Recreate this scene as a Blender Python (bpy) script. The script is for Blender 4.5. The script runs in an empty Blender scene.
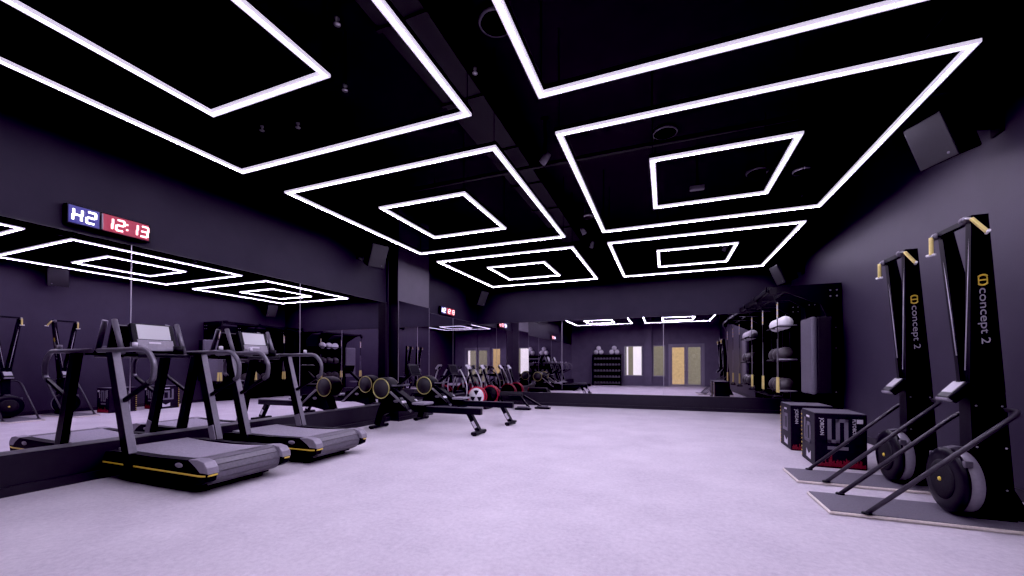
import bpy, bmesh, math, random
from math import pi, sin, cos, radians
from mathutils import Vector, Matrix
random.seed(7)
SC = bpy.context.scene
COL = SC.collection

# ------------------------------------------------------------------ materials
def mat(name, col, rough=.5, metal=0., noise=0., nscale=30., bump=0., bscale=None, emis=None, estr=0., spec=.5, coat=0.):
    m = bpy.data.materials.new(name); m.use_nodes = True
    nt = m.node_tree; N = nt.nodes; L = nt.links
    b = N['Principled BSDF']
    b.inputs['Base Color'].default_value = (*col, 1)
    b.inputs['Roughness'].default_value = rough
    b.inputs['Metallic'].default_value = metal
    b.inputs['Specular IOR Level'].default_value = spec
    b.inputs['Coat Weight'].default_value = coat
    if emis:
        b.inputs['Emission Color'].default_value = (*emis, 1)
        b.inputs['Emission Strength'].default_value = estr
    if noise or bump:
        tc = N.new('ShaderNodeTexCoord')
    if noise:
        t = N.new('ShaderNodeTexNoise'); t.inputs['Scale'].default_value = nscale; t.inputs['Detail'].default_value = 6
        L.new(tc.outputs['Object'], t.inputs['Vector'])
        r = N.new('ShaderNodeMapRange'); r.inputs['From Min'].default_value = .3; r.inputs['From Max'].default_value = .7
        r.inputs['To Min'].default_value = 1 - noise; r.inputs['To Max'].default_value = 1 + noise
        L.new(t.outputs['Fac'], r.inputs['Value'])
        mx = N.new('ShaderNodeVectorMath'); mx.operation = 'SCALE'; mx.inputs[0].default_value = col
        L.new(r.outputs['Result'], mx.inputs['Scale']); L.new(mx.outputs['Vector'], b.inputs['Base Color'])
    if bump:
        t2 = N.new('ShaderNodeTexNoise'); t2.inputs['Scale'].default_value = bscale or nscale; t2.inputs['Detail'].default_value = 4
        L.new(tc.outputs['Object'], t2.inputs['Vector'])
        bp = N.new('ShaderNodeBump'); bp.inputs['Strength'].default_value = bump; bp.inputs['Distance'].default_value = .01
        L.new(t2.outputs['Fac'], bp.inputs['Height']); L.new(bp.outputs['Normal'], b.inputs['Normal'])
    return m

M = {}
M['black'] = mat('black_powder_coat', (.0065, .006, .0095), .45, noise=.2, nscale=60, spec=.14)
M['black_gloss'] = mat('black_plastic', (.008, .0073, .0115), .32, noise=.1, nscale=40, spec=.16)
M['black_matt'] = mat('black_rubber', (.010, .009, .013), .75, noise=.25, nscale=80, bump=.1, spec=.25)
M['side_black'] = mat('satin_black_side_cover', (.007, .0064, .010), .55, noise=.1, nscale=40, spec=.05)
M['slate'] = mat('slate_grey_metal', (.13, .12, .15), .38, metal=.5, noise=.08, nscale=50)
M['steel'] = mat('brushed_steel', (.42, .40, .45), .3, metal=.8, noise=.08, nscale=90)
M['grey'] = mat('mid_grey_plastic', (.22, .20, .25), .45, noise=.08, nscale=40)
M['lightgrey'] = mat('light_grey_plastic', (.55, .52, .6), .4, noise=.05, nscale=40)
M['white'] = mat('white_plastic', (.82, .80, .85), .4, noise=.04, nscale=30)
M['yellow'] = mat('yellow_plastic', (.75, .55, .07), .45, noise=.06, nscale=40)
M['ringyellow'] = mat('olive_yellow_ring', (.50, .46, .14), .5, noise=.1, nscale=60)
M['palebuff'] = mat('pale_yellow_rubber', (.64, .53, .17), .5, noise=.1, nscale=60)
M['red'] = mat('red_plastic', (.55, .015, .05), .4, noise=.08, nscale=40)
M['redink'] = mat('red_printed_ink', (.22, .010, .022), .6, noise=.3, nscale=60)
M['belt'] = mat('slatted_rubber_belt', (.30, .275, .34), .5, noise=.18, nscale=45, bump=.15, bscale=160)
M['matgrey'] = mat('grey_stand_surface', (.115, .105, .135), .6, noise=.15, nscale=70, bump=.2, bscale=200)
M['pale_edge'] = mat('pale_plywood_edge', (.62, .56, .52), .5, noise=.12, nscale=50)
M['cloth'] = mat('dark_speaker_grille', (.016, .0145, .02), .6, noise=.1, nscale=60)
M['pad'] = mat('grey_vinyl_padding', (.11, .1, .135), .45, noise=.1, nscale=30, bump=.08, bscale=60)
M['ball_white'] = mat('white_ball_leather', (.92, .90, .94), .45, noise=.05, nscale=15, bump=.1, bscale=80)
M['ball_dark'] = mat('dark_ball_leather', (.035, .03, .035), .45, noise=.2, nscale=15, bump=.1, bscale=80)
M['rail_dark'] = mat('dark_grey_rail', (.045, .04, .053), .4, metal=.3, noise=.08, nscale=60)
M['roller'] = mat('dark_slatted_roller', (.11, .1, .125), .45, noise=.15, nscale=45)
M['screen'] = mat('tablet_screen', (.1, .09, .12), .2, emis=(.62, .56, .74), estr=.55)
M['lcd'] = mat('monitor_screen', (.3, .28, .34), .25, emis=(.6, .56, .66), estr=.1)
M['digit_off'] = mat('digit_plate', (.02, .02, .03), .4)
M['box_vinyl'] = mat('box_black_vinyl', (.014, .012, .019), .5, noise=.15, nscale=25, bump=.05, bscale=70, spec=.1)
M['box_top'] = mat('box_grey_vinyl', (.11, .1, .13), .45, noise=.15, nscale=25, bump=.08, bscale=70)
M['ink_grey'] = mat('grey_printed_ink', (.15, .135, .18), .6, noise=.1, nscale=50)
M['ink_white'] = mat('white_printed_ink', (.65, .62, .7), .6, noise=.08, nscale=50)
M['ink_logo'] = mat('silver_printed_ink', (.42, .40, .46), .5, noise=.08, nscale=50)
M['wallpaint'] = mat('dark_purple_grey_wall_paint', (.0245, .0210, .0350), .5, noise=.08, nscale=3, bump=.04, bscale=90, spec=.12)
M['frontpaint'] = mat('grey_purple_front_wall_paint', (.125, .110, .155), .55, noise=.08, nscale=3, bump=.04, bscale=90, spec=.2)
M['rightpaint'] = mat('satin_purple_grey_wall_paint', (.032, .0268, .045), .47, noise=.08, nscale=3, bump=.04, bscale=90, spec=.34)
M['rightpaint'].node_tree.nodes['Principled BSDF'].inputs['Specular Tint'].default_value = (.92, .84, 1, 1)
M['pierpaint'] = mat('plum_grey_pier_paint', (.060, .051, .075), .62, noise=.08, nscale=3, bump=.04, bscale=90)
M['plinth'] = mat('dark_plinth_board', (.014, .0118, .0195), .45, noise=.12, nscale=8, spec=.35)
M['ceiling'] = mat('black_ceiling_paint', (.003, .0028, .004), .85, noise=.3, nscale=4)
M['duct'] = mat('black_painted_duct', (.0045, .004, .006), .6, noise=.25, nscale=5)
M['mirror'] = mat('mirror_glass', (.80, .76, .84), 0.0, metal=1)
M['edge'] = mat('mirror_joint', (.45, .42, .5), .3, metal=.7, noise=.05)
M['tube_core'] = mat('led_diffuser', (.9, .88, .95), .5, emis=(.84, .74, 1.0), estr=71)
M['tube_halo'] = mat('led_halo_strip', (.9, .88, .95), .5, emis=(.80, .70, .95), estr=.9)  # weak lilac emission imitating the lens glow beside each tube
M['tube_side'] = mat('led_diffuser_side', (.9, .88, .95), .5, emis=(.78, .70, .92), estr=.8)
M['led_white'] = mat('white_led_segment', (.8, .8, .9), .5, emis=(.92, .90, 1.0), estr=3.)
M['led_red'] = mat('pink_red_led_segment', (.9, .6, .6), .5, emis=(1., .42, .45), estr=3.2)
M['led_bluebg'] = mat('blue_lit_display_panel', (.02, .02, .1), .4, emis=(.035, .03, .22), estr=.9)
M['led_redbg'] = mat('red_lit_display_panel', (.1, .01, .02), .4, emis=(.36, .015, .05), estr=.8)
M['corr_white'] = mat('corridor_white_glow', (.8, .78, .82), .6, noise=.05, nscale=4, emis=(.9, .86, .95), estr=1.15)  # corridor wall made to glow, emission stands in for bright corridor light
M['corr_tan'] = mat('corridor_tan_glow', (.62, .45, .22), .6, noise=.2, nscale=6, emis=(.75, .55, .27), estr=.6)  # tan wall section, its lit look put in as emission
M['corr_olive'] = mat('corridor_olive_glow', (.25, .24, .17), .6, noise=.15, nscale=6, emis=(.26, .25, .19), estr=.6)  # olive wall section, also self-glowing in place of corridor light

def floor_material():
    m = bpy.data.materials.new('pale_speckled_gym_floor'); m.use_nodes = True
    nt = m.node_tree; N = nt.nodes; L = nt.links; b = N['Principled BSDF']
    tc = N.new('ShaderNodeTexCoord')
    def noise(s, d, ro=.55):
        t = N.new('ShaderNodeTexNoise'); t.inputs['Scale'].default_value = s; t.inputs['Detail'].default_value = d
        t.inputs['Roughness'].default_value = ro
        L.new(tc.outputs['Object'], t.inputs['Vector']); return t
    n1 = noise(1.3, 5, .65); n2 = noise(28, 5, .7); n3 = noise(160, 2)
    a = N.new('ShaderNodeMath'); a.operation = 'MULTIPLY_ADD'; a.inputs[1].default_value = .42
    L.new(n1.outputs['Fac'], a.inputs[0])
    b2 = N.new('ShaderNodeMath'); b2.operation = 'MULTIPLY'; b2.inputs[1].default_value = .42
    L.new(n2.outputs['Fac'], b2.inputs[0]); L.new(b2.outputs[0], a.inputs[2])
    c = N.new('ShaderNodeMath'); c.operation = 'MULTIPLY_ADD'; c.inputs[1].default_value = .16
    L.new(n3.outputs['Fac'], c.inputs[0]); L.new(a.outputs[0], c.inputs[2])
    r = N.new('ShaderNodeValToRGB')
    e = r.color_ramp.elements
    e[0].position = .34; e[0].color = (.37, .335, .40, 1)
    e[1].position = .62; e[1].color = (.57, .53, .58, 1)
    L.new(c.outputs[0], r.inputs['Fac']); L.new(r.outputs['Color'], b.inputs['Base Color'])
    b.inputs['Roughness'].default_value = .62
    b.inputs['Specular IOR Level'].default_value = .3
    bp = N.new('ShaderNodeBump'); bp.inputs['Strength'].default_value = .12; bp.inputs['Distance'].default_value = .004
    L.new(n3.outputs['Fac'], bp.inputs['Height']); L.new(bp.outputs['Normal'], b.inputs['Normal'])
    return m
M['floor'] = floor_material()

def glass_material():
    m = bpy.data.materials.new('clear_pane_glass'); m.use_nodes = True
    nt = m.node_tree; N = nt.nodes; L = nt.links
    for n in list(N):
        if n.type != 'OUTPUT_MATERIAL': N.remove(n)
    out = [n for n in N if n.type == 'OUTPUT_MATERIAL'][0]
    t = N.new('ShaderNodeBsdfTransparent'); t.inputs['Color'].default_value = (.92, .92, .9, 1)
    g = N.new('ShaderNodeBsdfGlossy'); g.inputs['Roughness'].default_value = .02
    f = N.new('ShaderNodeFresnel'); f.inputs['IOR'].default_value = 1.45
    x = N.new('ShaderNodeMixShader')
    L.new(f.outputs[0], x.inputs['Fac']); L.new(t.outputs[0], x.inputs[1]); L.new(g.outputs[0], x.inputs[2])
    L.new(x.outputs[0], out.inputs['Surface'])
    return m
M['glass'] = glass_material()

# ------------------------------------------------------------------ mesh building
class MB:
    """collects shapes into one mesh"""
    def __init__(s): s.bm = bmesh.new(); s.mi = 0
    def _mark(s, faces, smooth=False):
        for f in faces: f.material_index = s.mi; f.smooth = smooth
    def box(s, c, d, rot=None, bev=0., seg=2):
        r = bmesh.ops.create_cube(s.bm, size=1)
        vs = r['verts']
        bmesh.ops.scale(s.bm, vec=d, verts=vs)
        if bev:
            es = list({e for v in vs for e in v.link_edges})
            rb = bmesh.ops.bevel(s.bm, geom=es, offset=min(bev, min(d) * .49), segments=seg, affect='EDGES', profile=.5)
            vs = list({v for f in rb['faces'] for v in f.verts} | {v for v in vs if v.is_valid})
        mt = Matrix.Translation(c) @ (rot.to_4x4() if rot else Matrix.Identity(4))
        bmesh.ops.transform(s.bm, matrix=mt, verts=vs)
        s._mark({f for v in vs for f in v.link_faces})
        return s
    def bx(s, x0, x1, y0, y1, z0, z1, bev=0.):
        return s.box(((x0+x1)/2, (y0+y1)/2, (z0+z1)/2), (abs(x1-x0), abs(y1-y0), abs(z1-z0)), bev=bev)
    def sweep(s, pts, prof, closed=False, smooth=True, up=None):
        pts = [Vector(p) for p in pts]; n = len(pts)
        rings = []; prev = None
        for i, p in enumerate(pts):
            if closed: t = (pts[(i+1) % n] - pts[i-1]).normalized()
            else: t = ((pts[min(i+1, n-1)] - pts[max(i-1, 0)])).normalized()
            if up is not None:
                u = Vector(up)
                if abs(u.dot(t)) > .98: u = Vector((1, 0, 0))
                a = (u - t*u.dot(t)).normalized()
            elif prev is None:
                u = Vector((0, 0, 1)) if abs(t.z) < .9 else Vector((1, 0, 0))
                a = (u - t*u.dot(t)).normalized()
            else: a = (prev - t*prev.dot(t)).normalized()
            prev = a; b = t.cross(a)
            k = 1.
            if 0 < i < n-1 or closed:
                d1 = (pts[i]-pts[i-1]).normalized(); d2 = (pts[(i+1) % n]-pts[i]).normalized()
                k = 1/max(.5, math.sqrt(max(0, (1+d1.dot(d2))/2)))
            rings.append([s.bm.verts.new(p + a*q[0] + b*q[1]) for q in prof])
        m = len(prof); fs = []
        for i in range(n if closed else n-1):
            A, B = rings[i], rings[(i+1) % n]
            for j in range(m):
                fs.append(s.bm.faces.new((A[j], A[(j+1) % m], B[(j+1) % m], B[j])))
        s._mark(fs, smooth)
        if not closed:
            s._mark([s.bm.faces.new(rings[0][::-1]), s.bm.faces.new(rings[-1])])
        return s
    def tube(s, pts, r, n=10, closed=False):
        return s.sweep(pts, [(r*cos(2*pi*k/n), r*sin(2*pi*k/n)) for k in range(n)], closed)
    def bar(s, pts, w, h, up=(0, 0, 1)):
        """rectangular section: h along up, w across"""
        return s.sweep(pts, [(-h/2, -w/2), (h/2, -w/2), (h/2, w/2), (-h/2, w/2)], smooth=False, up=up)
    def lathe(s, prof, n=32, origin=(0, 0, 0), axis='z', smooth=True):
        """prof: list of (radius, along)"""
        R = {'z': Matrix.Identity(3), 'x': Matrix(((0, 0, 1), (0, 1, 0), (-1, 0, 0))), 'y': Matrix(((1, 0, 0), (0, 0, 1), (0, -1, 0)))}[axis]
        o = Vector(origin); rings = []
        for r, z in prof:
            if r < 1e-5: rings.append([s.bm.verts.new(o + R @ Vector((0, 0, z)))])
            else: rings.append([s.bm.verts.new(o + R @ Vector((r*cos(2*pi*k/n), r*sin(2*pi*k/n), z))) for k in range(n)])
        fs = []
        for A, B in zip(rings, rings[1:]):
            for j in range(n):
                k = (j+1) % n
                if len(A) == 1 and len(B) == 1: continue
                if len(A) == 1: fs.append(s.bm.faces.new((A[0], B[k], B[j])))
                elif len(B) == 1: fs.append(s.bm.faces.new((A[j], A[k], B[0])))
                else: fs.append(s.bm.faces.new((A[j], A[k], B[k], B[j])))
        s._mark(fs, smooth)
        if len(rings[0]) > 1: s._mark([s.bm.faces.new(rings[0][::-1])])
        if len(rings[-1]) > 1: s._mark([s.bm.faces.new(rings[-1])])
        return s
    def prism(s, poly, t0, t1, plane='xz', bev=0.):
        def P(a, b, t): return {'xz': (a, t, b), 'yz': (t, a, b), 'xy': (a, b, t)}[plane]
        A = [s.bm.verts.new(P(a, b, t0)) for a, b in poly]; B = [s.bm.verts.new(P(a, b, t1)) for a, b in poly]
        n = len(poly); fs = [s.bm.faces.new(A), s.bm.faces.new(B[::-1])]
        for i in range(n): fs.append(s.bm.faces.new((A[i], B[i], B[(i+1) % n], A[(i+1) % n])))
        if bev:
            es = list(set(fs[0].edges) | set(fs[1].edges))
            rb = bmesh.ops.bevel(s.bm, geom=es, offset=bev, segments=2, affect='EDGES', profile=.5)
            vs = {v for v in A+B if v.is_valid} | {v for f in rb['faces'] for v in f.verts}
            fs = {f for v in vs for f in v.link_faces}
        s._mark(fs)
        return s
    def loft(s, secs):
        """secs: list of 4-corner loops"""
        rings = [[s.bm.verts.new(p) for p in q] for q in secs]; m = len(secs[0]); fs = []
        for A, B in zip(rings, rings[1:]):
            for j in range(m): fs.append(s.bm.faces.new((A[j], A[(j+1) % m], B[(j+1) % m], B[j])))
        fs.append(s.bm.faces.new(rings[0][::-1])); fs.append(s.bm.faces.new(rings[-1]))
        s._mark(fs); return s
    def sphere(s, c, r, u=20, v=12, scale=(1, 1, 1)):
        q = bmesh.ops.create_uvsphere(s.bm, u_segments=u, v_segments=v, radius=r)
        bmesh.ops.scale(s.bm, vec=scale, verts=q['verts']); bmesh.ops.translate(s.bm, vec=c, verts=q['verts'])
        s._mark({f for w in q['verts'] for f in w.link_faces}, True); return s
    def use(s, i): s.mi = i; return s
    def build(s, name, mats, parent=None, label=None, loc=None):
        bmesh.ops.recalc_face_normals(s.bm, faces=s.bm.faces)
        me = bpy.data.meshes.new(name); s.bm.to_mesh(me); s.bm.free()
        for m in (mats if isinstance(mats, (list, tuple)) else [mats]): me.materials.append(M[m])
        o = bpy.data.objects.new(name, me); COL.objects.link(o)
        if loc is not None: o.location = loc
        if parent is not None: o.parent = parent
        if label: o['label'] = label
        return o

def fillet(pts, r, n=5):
    """round the corners of a polyline"""
    pts = [Vector(p) for p in pts]; out = [pts[0]]
    for i in range(1, len(pts)-1):
        a, b, c = pts[i-1], pts[i], pts[i+1]
        d1 = (a-b); d2 = (c-b); q = min(r, d1.length*.48, d2.length*.48)
        p1 = b + d1.normalized()*q; p2 = b + d2.normalized()*q
        for k in range(n+1):
            t = k/n; out.append(p1*(1-t)**2 + b*2*t*(1-t) + p2*t*t)
    out.append(pts[-1]); return out

def tag(o, label, cat, group=None):
    o['label'] = label; o['category'] = cat
    if group: o['group'] = group
    return o
def thing(name, label, cat, loc=(0, 0, 0), rz=0., group=None):
    o = bpy.data.objects.new(name, None); COL.objects.link(o); o.location = loc; o.rotation_euler = (0, 0, rz)
    o.empty_display_size = .1
    return tag(o, label, cat, group)
def copy_tree(o, parent=None):
    c = o.copy(); COL.objects.link(c)
    if parent is not None: c.parent = parent
    for ch in [q for q in bpy.data.objects if q.parent == o]: copy_tree(ch, c)
    return c
def dup(o, loc, label, rz=None, group=None):
    c = copy_tree(o); c.location = loc; c['label'] = label
    if rz is not None: c.rotation_euler = (0, 0, rz)
    if group: c['group'] = group
    return c
def structure(o, label=None):
    o['kind'] = 'structure'
    if label: o['label'] = label
    return o

def text_mesh(name, body, size, matrix, material, parent=None, extrude=.0008, align='LEFT', sx=1.):
    cu = bpy.data.curves.new('text_source', 'FONT'); cu.body = body; cu.size = size; cu.extrude = extrude
    cu.align_x = align; cu.align_y = 'CENTER'
    ob = bpy.data.objects.new('text_source', cu); COL.objects.link(ob)
    bpy.context.view_layer.update()
    dg = bpy.context.evaluated_depsgraph_get()
    me = bpy.data.meshes.new_from_object(ob.evaluated_get(dg))
    bpy.data.objects.remove(ob); bpy.data.curves.remove(cu)
    me.transform(matrix @ Matrix.Diagonal((sx, 1, 1, 1))); me.materials.clear(); me.materials.append(M[material])
    o = bpy.data.objects.new(name, me); COL.objects.link(o)
    if parent is not None: o.parent = parent
    return o
def frame_matrix(origin, xdir, ydir):
    x = Vector(xdir).normalized(); y = Vector(ydir); y = (y - x*y.dot(x)).normalized(); z = x.cross(y)
    return Matrix(((x.x, y.x, z.x, origin[0]), (x.y, y.y, z.y, origin[1]), (x.z, y.z, z.z, origin[2]), (0, 0, 0, 1)))

# ------------------------------------------------------------------ the room
XL, XR, YB, YF, ZC = -5.5, 2.8, 11.2, -2.2, 4.5     # mirror face on the left, right wall, back mirror face, front wall, ceiling
structure(MB().bx(XL-.3, XR+.3, YF-2.5, YB+.3, -.12, 0).build('floor', 'floor'))
structure(MB().bx(XL-.3, XR+.3, YF-2.5, YB+.3, ZC, ZC+.12).build('ceiling', 'ceiling'))
structure(MB().bx(XL-.3, XL-.012, YF, YB+.3, 0, ZC).build('wall_left', 'wallpaint'))
structure(MB().bx(XR, XR+.2, YF, YB+.3, 0, ZC).build('wall_right', 'rightpaint'))
structure(MB().bx(XL-.012, XR, YB+.012, YB+.3, 0, ZC).build('wall_back', 'wallpaint'))
fw = MB()
WIN1 = (-2.32, -1.245, .57, 2.36); WIN2 = (-.70, -.02, .55, 2.36); DOOR = (.155, 2.03, 0, 2.42)
xs = [XL-.012, WIN1[0], WIN1[1], WIN2[0], WIN2[1], DOOR[0], DOOR[1], XR]
for i in range(0, 7, 2): fw.bx(xs[i], xs[i+1], YF-.2, YF, 0, ZC)
for w in (WIN1, WIN2): fw.bx(w[0], w[1], YF-.2, YF, 0, w[2]); fw.bx(w[0], w[1], YF-.2, YF, w[3], ZC)
fw.bx(DOOR[0], DOOR[1], YF-.2, YF, DOOR[3], ZC)
structure(fw.build('wall_front', 'frontpaint'))
# pier on the left wall and the pillar on the front wall
PY0, PY1, PX = 6.92, 8.1, -5.25
structure(MB().bx(XL-.012, PX-.008, PY0, PY1, 0, ZC).build('pillar_left', 'pierpaint'))
structure(MB().bx(-1.17, -.75, YF, YF+.3, 0, ZC).build('pillar_front', 'frontpaint'))
# plinths below the mirrors
def plinth(name, x0, x1, y0, y1, side):
    b = MB().bx(x0, x1, y0, y1, 0, .365)
    structure(b.build(name, 'plinth'))
structure(MB().bx(XL-.012, XL+.13, YF, PY0, 0, .362).bx(XL+.13, XL+.155, YF, PY0, 0, .085).build('baseboard_left', 'plinth'))
structure(MB().bx(PX-.008, PX+.1, PY0-.1, PY1, 0, .362).bx(PX+.1, PX+.12, PY0-.12, PY1, 0, .085).bx(XL+.13, PX-.008, PY0-.1, PY0, 0, .362).build('baseboard_left', 'plinth'))
structure(MB().bx(XL-.012, XL+.13, PY1, YB-.1, 0, .362).build('baseboard_left', 'plinth'))
structure(MB().bx(XL-.012, XR, YB-.07, YB+.012, 0, .375).bx(XL+.13, XR, YB-.09, YB-.07, 0, .085).build('baseboard_back', 'plinth'))
structure(MB().bx(XR-.015, XR, YF, YB-.1, 0, .1).build('baseboard_right', 'plinth'))
# mirrors, panel by panel
def mirror(label, x0, x1, y0, y1, z0=.362, z1=2.47):
    g = .0035
    b = MB()
    if abs(x1-x0) < .05: b.bx(x0, x1, y0+g, y1-g, z0, z1)
    else: b.bx(x0+g, x1-g, y0, y1, z0, z1)
    tag(b.build('wall_mirror', 'mirror'), label, 'mirror', 'wall mirror panels')
xm = XL-.012
MZ = 2.475
for y0, y1, lab in ((YF, .39, 'mirror panel of the left wall before the clock, cut by the photo edge'),
                    (.39, 2.562, 'left wall mirror panel under the lit clock, reflecting ski machines'),
                    (2.562, 4.734, 'left wall mirror panel behind the two treadmills'),
                    (4.734, 6.86, 'left wall mirror panel behind the nearer rowing machine, up to the pier')):
    mirror(lab, xm, XL, y0, y1, z1=MZ)
mirror('narrow tall mirror panel on the face of the protruding pier', PX-.008, PX+.002, PY0+.02, PY1, z1=2.52)
mirror('left wall mirror panel just past the pier, below the small clock', xm, XL, PY1, 9.68, z1=MZ)
mirror('left wall mirror panel touching the far back corner', xm, XL, 9.68, YB, z1=MZ)
for x0, x1, lab in ((XL, -2.786, 'back wall mirror panel in the left corner behind the bikes'),
                    (-2.786, -.05, 'middle back wall mirror panel reflecting the ball rack and windows'),
                    (-.05, XR, 'back wall mirror panel reflecting the double door, beside the black rig')):
    mirror(lab, x0, x1, YB, YB+.012, z0=.375, z1=2.45)
# thin joints and top trims
def strip(n, *a): structure(MB().bx(*a).build(n, 'edge'))
for i, y in enumerate((.39, 2.562, 4.734)): strip('trim_%d' % (1+i), XL-.001, XL+.0035, y-.004, y+.004, .362, MZ)
strip('trim_4', XL-.001, XL+.003, 9.676, 9.684, .362, MZ)
for i, x in enumerate((-2.786, -.05)): strip('trim_%d' % (5+i), x-.005, x+.005, YB-.003, YB+.001, .375, 2.45)
strip('trim_7', PX, PX+.004, PY0+.012, PY0+.02, .362, 2.52)
strip('trim_8', PX, PX+.004, PY1-.006, PY1, .362, 2.52)
structure(MB().bx(XL-.012, XL+.012, YF, 6.86, MZ, MZ+.012).build('trim_9', 'plinth'))
structure(MB().bx(XL-.012, XL+.012, PY1, YB, MZ, MZ+.012).build('trim_10', 'plinth'))
structure(MB().bx(XL, XR, YB-.012, YB+.012, 2.45, 2.462).build('trim_11', 'plinth'))
structure(MB().bx(XL-.012, XL+.03, 6.86, PY0, .362, ZC).build('trim_12', 'wallpaint'))

structure(MB().bx(XL+.03, PX, PY0-.012, PY0, .362, ZC).build('trim_13', 'black'))
# front wall openings (seen in the mirrors)
def window(n, w):
    x0, x1, z0, z1 = w
    f = MB()
    t = .05
    f.bx(x0, x1, YF-.12, YF+.01, z0, z0+t).bx(x0, x1, YF-.12, YF+.01, z1-t, z1)
    f.bx(x0, x0+t, YF-.12, YF+.01, z0+t, z1-t).bx(x1-t, x1, YF-.12, YF+.01, z0+t, z1-t)
    o = structure(f.build('window_%d' % n, 'grey'))
    MB().bx(x0+t, x1-t, YF-.07, YF-.06, z0+t, z1-t).build('pane', 'glass', o)
window(1, WIN1); window(2, WIN2)
x0, x1, _, z1 = DOOR
f = MB().bx(x0, x0+.1, YF-.14, YF+.03, 0, z1).bx(x1-.1, x1, YF-.14, YF+.03, 0, z1).bx(x0+.1, x1-.1, YF-.14, YF+.03, z1-.1, z1)
door = structure(f.build('door_1', 'grey'))
for a, b in ((x0+.1, 1.09), (1.095, x1-.1)):
    l = MB(); k = .1
    l.bx(a, a+k, YF-.1, YF-.04, .01, z1-.1).bx(b-k, b, YF-.1, YF-.04, .01, z1-.1).bx(a+k, b-k, YF-.1, YF-.04, .01, .11).bx(a+k, b-k, YF-.1, YF-.04, z1-.2, z1-.1)
    lo = l.build('door_leaf', 'grey', door)
    MB().bx(a+k, b-k, YF-.075, YF-.065, .11, z1-.2).build('pane', 'glass', lo)
    hx = b-.05 if a < .5 else a+.05
    MB().tube(fillet([(hx, YF-.04, .9), (hx, YF+.02, .9), (hx, YF+.02, 1.25), (hx, YF-.04, 1.25)], .02), .012, 8).build('door_handle', 'steel', lo)
# corridor beyond
CY = YF-2.3
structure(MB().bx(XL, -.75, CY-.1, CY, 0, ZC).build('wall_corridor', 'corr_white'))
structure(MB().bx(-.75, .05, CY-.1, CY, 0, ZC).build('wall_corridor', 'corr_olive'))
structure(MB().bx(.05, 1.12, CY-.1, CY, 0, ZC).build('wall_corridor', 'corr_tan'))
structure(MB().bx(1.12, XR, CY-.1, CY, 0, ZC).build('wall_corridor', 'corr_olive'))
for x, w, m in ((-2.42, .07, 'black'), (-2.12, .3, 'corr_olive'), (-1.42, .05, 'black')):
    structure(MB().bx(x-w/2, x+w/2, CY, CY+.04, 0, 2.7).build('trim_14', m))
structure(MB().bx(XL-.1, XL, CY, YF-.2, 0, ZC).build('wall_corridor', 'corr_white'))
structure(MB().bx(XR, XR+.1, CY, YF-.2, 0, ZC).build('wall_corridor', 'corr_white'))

# ------------------------------------------------------------------ ceiling LED frames
ZL = 3.431
def led_frame(x0, x1, y0, y1, label, group, w=.06, h=.024):
    cx, cy = (x0+x1)/2, (y0+y1)/2
    t = thing('light_frame', label, 'ceiling light', (cx, cy, ZL), 0, group)
    a, b = (x1-x0)/2, (y1-y0)/2; k = w/2
    C = [(-a, -b), (a, -b), (a, b), (-a, b)]
    for i in range(4):
        p, q = C[i], C[(i+1) % 4]
        def off(c, s): return (c[0]+s*k*(1 if c[0] > 0 else -1), c[1]+s*k*(1 if c[1] > 0 else -1))
        po, pi_, qo, qi = off(p, 1), off(p, -1), off(q, 1), off(q, -1)
        m = MB()
        vs = [(po, pi_, qi, qo)]
        def V(c, z): return m.bm.verts.new((c[0], c[1], z))
        lo = [V(c, -.0) for c in (po, qo, qi, pi_)]; hi = [V(c, h) for c in (po, qo, qi, pi_)]
        # bright centre strip between two faint strips imitating the halo of lens glow
        def mixp(c0, c1, f_): return (c0[0]*(1-f_)+c1[0]*f_, c0[1]*(1-f_)+c1[1]*f_)
        cut = (0, .28, .72, 1)
        bands = [(V(mixp(po, pi_, c_), 0), V(mixp(qo, qi, c_), 0)) for c_ in cut[1:3]]
        edges_ = [(lo[0], lo[1]), bands[0], bands[1], (lo[3], lo[2])]
        for (a0, a1), (b0, b1), mi_ in zip(edges_, edges_[1:], (2, 0, 2)):
            m.bm.faces.new((a0, a1, b1, b0)).material_index = mi_
        for j in range(4):
            f_ = m.bm.faces.new((lo[j], lo[(j+1) % 4], hi[(j+1) % 4], hi[j])); f_.material_index = 1
        m.bm.faces.new(hi[::-1]).material_index = 1
        m.build('light_bar', ['tube_core', 'tube_side', 'tube_halo'], t)
        mh = MB()
        e = .006
        def off2(c, s): return (c[0]+s*(k+e)*(1 if c[0] > 0 else -1), c[1]+s*(k+e)*(1 if c[1] > 0 else -1))
        poly = [off2(p, 1), off2(q, 1), off2(q, -1), off2(p, -1)]
        mh.prism(poly, h, h+.035, 'xy').build('housing', 'black', t)
    for c in C: MB().tube([(c[0], c[1], h+.03), (c[0], c[1], ZC-ZL)], .004, 6).build('hanger', 'black', t)
    return t
LX = (-4.663, -3.845, -2.500, -1.679); RX = (-.976, -.128, 1.249, 2.062)
FY = (.234, 1.015, 2.365, 3.206); MY = (3.815, 4.683, 6.095, 6.875); BY = (7.559, 8.414, 9.764, 10.496)
rows = ((FY, 'overhead'), (MY, 'middle'), (BY, 'far'))
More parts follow.
